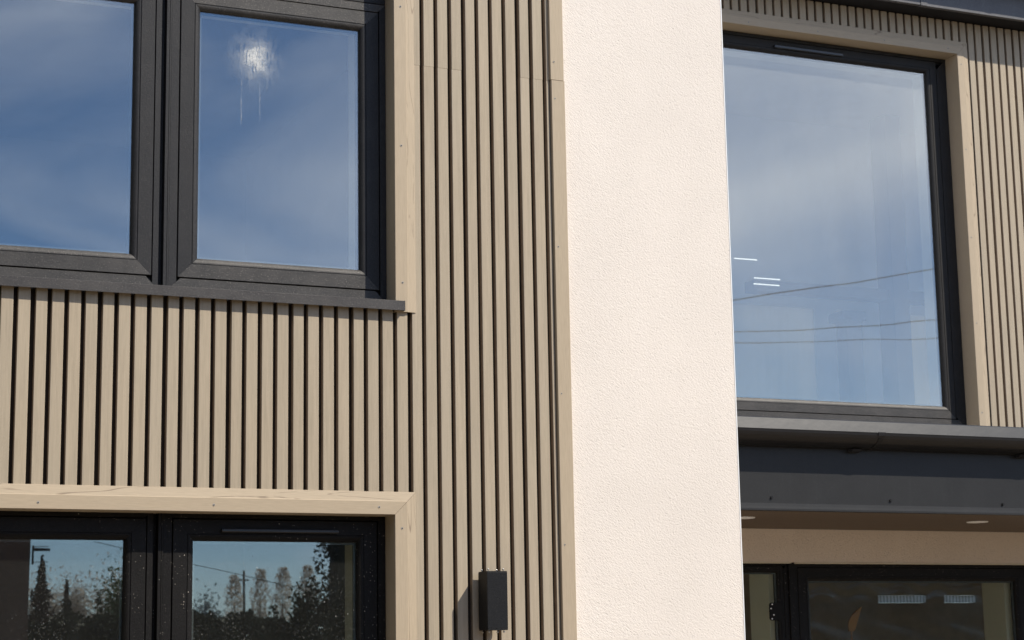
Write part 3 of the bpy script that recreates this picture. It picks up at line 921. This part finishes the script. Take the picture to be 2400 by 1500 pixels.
# ------------------------------------------------------------------ rooms behind the glass
def room(name, label, x0, x1, y0, y1, z0, z1, mw, mc, mf, holes=()):
    r = empty(name, ((x0 + x1) / 2, (y0 + y1) / 2, z0))
    tag(r, label, 'room', kind='structure')
    t_ = 0.05
    box('side_wall', x0 - t_, x0, y0, y1, z0, z1, mw, r)
    box('side_wall', x1, x1 + t_, y0, y1, z0, z1, mw, r)
    if not holes:
        box('back_wall', x0 - t_, x1 + t_, y1, y1 + t_, z0, z1, mw, r)
    else:
        hz0, hz1 = holes[0][2], holes[0][3]
        box('back_wall', x0 - t_, x1 + t_, y1, y1 + t_, z0, hz0, mw, r)
        box('back_wall', x0 - t_, x1 + t_, y1, y1 + t_, hz1, z1, mw, r)
        edges = [x0 - t_] + [e for h in holes for e in h[:2]] + [x1 + t_]
        for k in range(0, len(edges), 2):
            box('back_wall', edges[k], edges[k + 1], y1, y1 + t_, hz0 + 0.0005, hz1 - 0.0005, mw, r)
    box('floor', x0 - t_, x1 + t_, y0, y1 + t_, z0 - t_, z0 - 0.001, mf, r)
    box('ceiling', x0 - t_, x1 + t_, y0, y1 + t_, z1 + 0.001, z1 + t_, mc, r)
    return r
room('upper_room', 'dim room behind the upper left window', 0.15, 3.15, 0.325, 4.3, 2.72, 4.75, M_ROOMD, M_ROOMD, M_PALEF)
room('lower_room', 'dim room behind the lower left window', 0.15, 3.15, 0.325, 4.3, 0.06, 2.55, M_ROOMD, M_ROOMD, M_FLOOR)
rc = room('far_upper_room', 'dim room behind the far upper window', 4.20, 9.6, YB + 0.345, 5.35, 2.70, 5.75, M_ROOM, M_ROOM, M_PALEF, ((7.20, 7.94, 2.95, 4.28), (8.14, 8.345, 2.95, 4.28), (8.62, 9.30, 2.95, 4.28)))
room('porch_room', 'dim room behind the porch door', 4.20, 11.2, YB + 0.345, 7.2, 0.06, 2.42, M_ROOMB, M_ROOMB, M_FLOOR, ((9.67, 10.18, 2.10, 2.165), (10.37, 10.72, 2.10, 2.165)))
for a in ((4.73, 4.80, 0.0, 2.19), (7.546, 7.699, 0.0, 2.19)):
    box('plaster_reveal', a[0], a[1], YB + 0.125, YB + 0.339, a[2], a[3], M_CREAM, coreB)
box('plaster_reveal', 5.862, 5.985, YB + 0.125, YB + 0.339, 0.02, 2.19, M_CREAM, coreB)
def ribbed():
    t = NT('ribbed_glass')
    v, r = t.coords(False)
    w = t.n('ShaderNodeTexWave', Scale=9.0, Distortion=1.5, Detail=2.0)
    t.l(v, w.inputs['Vector'])
    c = t.mix(t.ramp(w.outputs['Fac'], [(0.2, 0.0), (0.8, 1.0)]), (0.40, 0.41, 0.41), (0.66, 0.67, 0.67))
    tl = t.n('ShaderNodeBsdfTranslucent'); t.l(c, tl.inputs['Color'])
    t.l(tl.outputs[0], t.out.inputs['Surface'])
    return t.m
M_RIB = ribbed()
for x0_, x1_, lab in ((9.67, 10.18, 'wide bright obscured rear window seen through the porch door'), (10.37, 10.72, 'narrow bright obscured rear window seen through the porch door')):
    o = box('rear_window', x0_ + 0.001, x1_ - 0.001, 7.212, 7.224, 2.102, 2.163, M_RIB)
    tag(o, lab, 'window')
def blind_mat():
    t = NT('daylit_blind')
    v, r = t.coords(False)
    n = t.noise(t.mapping(v, (40, 40, 1.5)), 1.0, 3, 0.5)
    c = t.mix(n, (0.50, 0.44, 0.33), (0.62, 0.55, 0.42))
    tl = t.n('ShaderNodeBsdfTranslucent'); t.l(c, tl.inputs['Color'])
    t.l(tl.outputs[0], t.out.inputs['Surface'])
    return t.m
M_BLIND = blind_mat()
for x0_, x1_, lab in ((7.20, 7.94, 'wide pale rear blind left of the column in the far upper room'), (8.14, 8.345, 'narrow pale rear blind between column and post in the far upper room'), (8.62, 9.30, 'pale rear blind right of the post in the far upper room')):
    o = box('window_blind', x0_ + 0.002, x1_ - 0.002, 5.362, 5.368, 2.953, 4.277, M_BLIND)
    tag(o, lab, 'blind', 'rear blinds of the far upper room')
# column and beam in the far upper room
colm = empty('column', (8.03, 5.0, 2.7))
tag(colm, 'dark column with a small capital inside the far upper room', 'column')
box('shaft', 7.965, 8.105, 4.96, 5.10, 2.70, 4.12, M_ROOMD, colm)
box('capital', 7.915, 8.125, 4.93, 5.13, 4.1205, 4.19, M_ROOMD, colm, 0.01)
bm_ = box('ceiling_beam', 7.18, 9.2, 4.96, 5.10, 4.30, 4.38, M_ROOMD)
tag(bm_, 'dark level beam inside the far upper room', 'beam')
bm2 = box('door_post', 8.36, 8.50, 4.90, 5.10, 2.70, 5.74, M_ROOMD)
tag(bm2, 'dark upright post inside the far upper room', 'post')
for x0, x1, z, lab in ((7.00, 7.19, 4.52, 'single lit tube light highest inside the far upper window'), (7.16, 7.38, 4.385, 'upper of the paired lit tube lights inside the far upper window'), (7.155, 7.372, 4.340, 'lower of the paired lit tube lights inside the far upper window')):
    V, Fc = cyl_vf((x0, 4.93, z), (x1, 4.93, z), 0.0036, seg=10)
    o = part('tube_light', V, Fc, M_TUBE)
    tag(o, lab, 'tube light', 'tube lights in the far upper room')
# tapered leaf-shaped ornament behind the door glass
def leaf_ornament():
    pts = []
    n_ = 14
    for s_ in (1, -1):
        for q in range(n_ + 1):
            tq = q / n_ if s_ == 1 else 1 - q / n_
            z = 1.80 + 0.15 * tq
            cx = 6.735 + 0.015 * tq + 0.065 * tq ** 2.2
            w = 0.031 * (math.sin(math.pi * min(1, tq * 0.82 + 0.18)) ** 0.8)
            pts.append((cx + s_ * w, z))
    V, Fc = [], []
    n2 = len(pts)
    V = [(x, 3.250, z) for x, z in pts] + [(x, 3.262, z) for x, z in pts]
    Fc = [(k, (k + 1) % n2, (k + 1) % n2 + n2, k + n2) for k in range(n2)] + [tuple(range(n2)), tuple(range(2 * n2 - 1, n2 - 1, -1))]
    o = empty('leaf_ornament', (6.75, 3.256, 1.80))
    tag(o, 'orange brown leaf shaped ornament seen through the porch door', 'ornament')
    m = mat_simple('ornament_wood', (0.55, 0.25, 0.09), 0.6, 0.3)
    part('blade', V, Fc, m, o)
    V, Fc = cyl_vf((6.735, 3.256, 0.06), (6.735, 3.256, 1.803), 0.006, seg=8)
    part('stem', V, Fc, m, o)
leaf_ornament()

# ------------------------------------------------------------------ what stands in front of the house (mirrored in the panes), plus an added shading hedge
M_HEDGE = mat_leaf('hedge_leaf', (0.035, 0.045, 0.022))
M_CON = mat_leaf('conifer_leaf', (0.022, 0.032, 0.018))
M_RED = mat_leaf('copper_leaf', (0.06, 0.035, 0.025))
M_GREEN = mat_leaf('green_leaf', (0.06, 0.10, 0.032), 0.5, 0.35)
M_PALE = mat_leaf('hazed_twigs', (0.50, 0.46, 0.40), 0.08, 0.7)  # distance haze put into this pale, translucent twig colour
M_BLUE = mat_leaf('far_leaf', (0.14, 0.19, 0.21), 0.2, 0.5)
M_BARK = mat_simple('bark', (0.07, 0.055, 0.04), 0.9, 0.1, 0.3, 20)
M_BRICK = mat_simple('house_brick', (0.16, 0.11, 0.085), 0.9, 0.1, 0.2, 30)
M_TILE = mat_simple('roof_tile', (0.09, 0.06, 0.05), 0.8, 0.2, 0.25, 30)

def leaf_cloud(pts, size):
    n = len(pts)
    d = rng.normal(size=(n, 3)); d /= np.linalg.norm(d, axis=1)[:, None]
    e = rng.normal(size=(n, 3)); e -= (e * d).sum(1)[:, None] * d; e /= np.linalg.norm(e, axis=1)[:, None]
    s = size * rng.uniform(0.6, 1.3, size=(n, 1))
    q = np.stack([pts - d * s - e * s * 0.5, pts + d * s - e * s * 0.5, pts + d * s + e * s * 0.5, pts - d * s + e * s * 0.5], 1).reshape(-1, 3)
    f = [(4 * k, 4 * k + 1, 4 * k + 2, 4 * k + 3) for k in range(n)]
    return q, f

def tree(name, label, base, h, r, shape, mat, n, leaf, group=None, trunk=0.12, low=0.15):
    root = empty(name, base)
    tag(root, label, 'tree', group)
    bx, by, bz = base
    tv = [cyl_vf((bx, by, bz), (bx, by, bz + h * 0.8), trunk, trunk * 0.25, 8)]
    for q in range(6):
        a = random.uniform(0, 6.28); zz = bz + h * random.uniform(max(low, 0.2), 0.7)
        tv.append(cyl_vf((bx, by, zz), (bx + math.cos(a) * r * 0.7, by + math.sin(a) * r * 0.7, zz + h * 0.12), trunk * 0.3, trunk * 0.08, 6))
    V, Fc = join_vf(tv)
    part('trunk', V, Fc, M_BARK, root)
    tt = rng.uniform(low, 1.0, n)
    if shape == 'cone':
        rad = r * (1 - (tt - low) / (1 - low)) ** 0.8 * (0.72 + 0.28 * np.sin(tt * 47)) * rng.uniform(0.55, 1.45, n)
        ang = rng.uniform(0, 6.283, n); rr_ = rad * np.sqrt(rng.uniform(0.1, 1, n))
        P = np.stack([bx + rr_ * np.cos(ang), by + rr_ * np.sin(ang), bz + h * tt + rng.normal(size=n) * 0.02 * h], 1)
    elif shape == 'column':
        rad = r * np.minimum(1, (1.02 - tt) * 5) ** 0.5
        ang = rng.uniform(0, 6.283, n); rr_ = rad * np.sqrt(rng.uniform(0.05, 1, n)) * (0.85 + 0.2 * np.sin(ang * 5 + tt * 17))
        P = np.stack([bx + rr_ * np.cos(ang), by + rr_ * np.sin(ang), bz + h * tt], 1)
    else:
        cl = rng.normal(size=(26, 3)); cl /= np.linalg.norm(cl, axis=1)[:, None]
        cl *= rng.uniform(0.35, 0.8, (26, 1))
        idx = rng.integers(0, 26, n)
        off = rng.normal(size=(n, 3)) * 0.20
        Q = cl[idx] + off
        ch = h * (1 - low) / 2
        P = np.stack([bx + Q[:, 0] * r, by + Q[:, 1] * r, bz + h * low + ch + Q[:, 2] * ch], 1)
    V, Fc = leaf_cloud(P, leaf)
    part('crown', V, Fc, mat, root)
    if shape == 'round' and mat is M_GREEN:
        lump = []
        for c_ in cl[:14]:
            cc = Vector((bx + c_[0] * r, by + c_[1] * r, bz + h * low + ch + c_[2] * ch))
            lump.append(cyl_vf(cc - Vector((0, 0, 0.26 * h / 3)), cc + Vector((0, 0, 0.22 * h / 3)), 0.36 * r / 1.5, 0.22 * r / 1.5, 9))
        V, Fc = join_vf(lump)
        tag(part('twig_core', V, Fc, mat, root), kind='stuff')
    if shape == 'column' and mat is M_CON:
        V, Fc = cyl_vf((bx, by, 0.1), (bx, by, h * 0.93), r * 0.84, r * 0.62, 16)
        part('twig_core', V, Fc, mat, root)
    return root

def hedge(x0, x1, y0, y1, top, n, label):
    root = empty('hedge', ((x0 + x1) / 2, (y0 + y1) / 2, 0))
    tag(root, label, 'hedge')
    box('twig_mass', x0 + 0.2, x1 - 0.2, y0 + 0.2, y1 - 0.2, 0.0, top - 0.35, M_HEDGE, root)
    xs = rng.uniform(x0, x1, n)
    tp = top + 0.12 * np.sin(xs * 1.9) + 0.10 * np.sin(xs * 4.3 + 1) + 0.07 * np.sin(xs * 11)
    side = rng.random(n) < 0.45
    zs = np.where(side, rng.uniform(0.05, 1, n) * (tp - 0.1), tp - np.abs(rng.normal(size=n)) * 0.14)
    ys = np.where(side, y1 - np.abs(rng.normal(size=n)) * 0.10, rng.uniform(y0, y1, n))
    V, Fc = leaf_cloud(np.stack([xs, ys, zs], 1), 0.045)
    part('foliage', V, Fc, M_HEDGE, root)
    sp = []
    for q in range(int((x1 - x0) * 1.6)):
        cx = random.uniform(x0, x1); hh = random.uniform(0.15, 0.55)
        m = 60
        zz = rng.uniform(0, 1, m)
        sp.append(np.stack([cx + rng.normal(size=m) * 0.07 * (1.1 - zz), (y0 + y1) / 2 + rng.normal(size=m) * 0.1, top - 0.1 + zz * hh], 1))
    V, Fc = leaf_cloud(np.concatenate(sp), 0.03)
    tag(part('shoots', V, Fc, M_HEDGE, root), kind='stuff')
hedge(5.0, 11.2, -24.6, -23.2, 2.50, 16000, 'dark garden hedge mirrored across the lower left panes')
hedge(-5.2, -3.4, -15.0, 2.5, 7.5, 9000, 'unseen tall evergreen hedge added on the left to block sky light')  # added out of view to darken faces turned left
hedge(-4.0, 4.9, -19.6, -18.4, 1.6, 4000, 'low dark hedge in front of the brick house, mirrored at the far left')
hedge(11.5, 36.0, -26.6, -25.2, 4.6, 9000, 'tall dark hedge behind the mirrored conifer row')
tree('copper_tree', 'copper leaved conifer mirrored in the lower left pane', (7.40, -34.6, 0), 3.85, 0.85, 'cone', M_RED, 9000, 0.032, low=0.05)
tree('copper_tree', 'small dark copper conifer mirrored beside the taller copper one', (7.93, -34.6, 0), 3.45, 0.40, 'cone', M_RED, 4000, 0.03, low=0.05)
tree('green_tree', 'round green tree mirrored at the right of the lower left pane', (8.42, -30.0, 0), 3.65, 0.85, 'round', M_GREEN, 26000, 0.030, low=0.05)
for q, (x, hh, rr_) in enumerate(((24.25, 5.75, 0.55), (25.5, 6.0, 0.55), (26.6, 6.05, 0.6), (27.8, 6.15, 0.6))):
    tree('poplar_tree', ('leftmost', 'second', 'third', 'rightmost')[q] + ' of four haze-paled bare poplars mirrored in the lower right pane', (x, -79.8, 0), hh, rr_, 'column', M_PALE, 3200, 0.045, 'row of pale poplars', low=0.05)
for q, x in enumerate((15.6, 17.4, 19.0, 20.6, 22.3)):
    tree('pale_tree', ('first', 'second', 'third', 'fourth', 'fifth')[q] + ' haze-paled tree from the left in the far mirrored tree line', (x, -89.8, 0), (6.6, 6.7, 6.45, 6.7, 6.6)[q], 1.5, 'round', M_PALE, 9000, 0.055, 'far pale tree line', low=0.02)
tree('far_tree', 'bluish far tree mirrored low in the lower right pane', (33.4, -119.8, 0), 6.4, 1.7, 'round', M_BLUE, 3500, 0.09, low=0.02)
tree('small_tree', 'small dark bushy tree standing above the mirrored hedge', (9.85, -23.9, 0), 3.08, 0.33, 'round', M_HEDGE, 1500, 0.03, low=0.6, trunk=0.04)
for q, (x, y, hh) in enumerate(((10.95, -23.8, 5.2), (12.4, -23.5, 5.5), (13.9, -23.3, 5.3), (15.5, -23.0, 5.6), (17.2, -22.8, 5.4), (19.0, -22.5, 5.6), (20.9, -22.2, 5.4), (22.9, -22.0, 5.7), (25.0, -21.7, 5.4), (27.2, -21.4, 5.6), (29.4, -21.1, 5.5), (31.7, -20.8, 5.7))):
    tree('conifer_tree', ('first', 'second', 'third', 'fourth', 'fifth', 'sixth', 'seventh', 'eighth', 'ninth', 'tenth', 'eleventh', 'twelfth')[q] + ' dark conifer from the left of the mirrored conifer row', (x, y, 0), hh, 0.95 if q == 0 else 1.35, 'column', M_CON, 20000 if q == 0 else 7000, 0.034 if q == 0 else 0.06, 'row of dark conifers', low=0.02)

# brick house whose corner shows in the far left pane
hs = empty('brick_house', (0.0, -24.0, 0))
tag(hs, 'dark brick house mirrored at the far left of the lower left window', 'house')
box('wall', -6.0, 4.94, -29.0, -21.8, 0.0, 4.3, M_BRICK, hs)
V, Fc = extrude_profile([(-29.4, 4.25), (-21.4, 4.25), (-25.4, 6.2)], 'x', -6.2, 4.99)
rf = part('roof', V, Fc, M_TILE, hs)
box('chimney', 3.6, 4.2, -25.8, -25.1, 5.7, 6.9, M_BRICK, rf)
for wx in (-4.2, -1.4, 1.6):
    w_ = box('window', wx, wx + 1.2, -21.85, -21.76, 1.1, 2.3, M_BEAD, hs)
    box('pane', wx + 0.08, wx + 1.12, -21.759, -21.755, 1.18, 2.22, M_BLACK, w_)
ae = empty('television_aerial', (4.96, -21.7, 3.0))
tag(ae, 'television aerial on the corner of the mirrored brick house', 'aerial')
V, Fc = cyl_vf((4.975, -21.77, 3.18), (4.975, -21.77, 3.45), 0.016, seg=8)
part('mast', V, Fc, M_GUT, ae)
V, Fc = cyl_vf((4.97, -21.74, 3.39), (5.22, -21.74, 3.385), 0.026, 0.02, 8)
part('boom', V, Fc, M_GUT, ae)
for z in (3.43, 3.21):
    V, Fc = cyl_vf((4.95, -21.71, z), (5.19, -21.71, z), 0.006, seg=6)
    part('rod', V, Fc, M_GUT, ae)

# telegraph pole and overhead cables
pole = empty('telegraph_pole', (19.02, -59.8, 0))
tag(pole, 'wooden telegraph pole mirrored before the pale poplars', 'pole')
V, Fc = cyl_vf((19.02, -59.8, 0), (19.02, -59.8, 4.95), 0.06, 0.04, 8)
part('shaft', V, Fc, M_BARK, pole)
box('crossarm', 18.84, 19.20, -59.84, -59.76, 4.62, 4.67, M_BARK, pole)

def cable(label, a, b, sag, r):
    n_ = 24
    pts = [Vector(a).lerp(Vector(b), k / n_) - Vector((0, 0, sag * 4 * (k / n_) * (1 - k / n_))) for k in range(n_ + 1)]
    V, Fc = [], []
    for p in pts:
        for q in range(6):
            t_ = q * math.pi / 3
            V.append((p.x, p.y + r * math.cos(t_), p.z + r * math.sin(t_)))
    for k in range(n_):
        Fc += [(k * 6 + q, k * 6 + (q + 1) % 6, (k + 1) * 6 + (q + 1) % 6, (k + 1) * 6 + q) for q in range(6)]
    o = part('overhead_cable', V, Fc, M_BLACK, None, True)
    tag(o, label, 'cable', 'overhead cables')
ygR = YB + 0.135
yr = 2 * ygR - 20.0
cable('steep overhead cable mirrored highest in the far upper window', (13.0, yr, 6.93), (24.0, yr, 9.18), 0.06, 0.009)
cable('middle overhead cable mirrored in the far upper window', (12.0, yr, 6.72), (24.0, yr, 7.95), 0.18, 0.007)
cable('lowest overhead cable mirrored in the far upper window', (12.0, yr, 6.68), (24.0, yr, 7.58), 0.20, 0.006)
cable('thin overhead cable mirrored across the lower right pane', (7.5, -29.77, 4.02), (13.0, -29.77, 2.84), 0.0, 0.007)
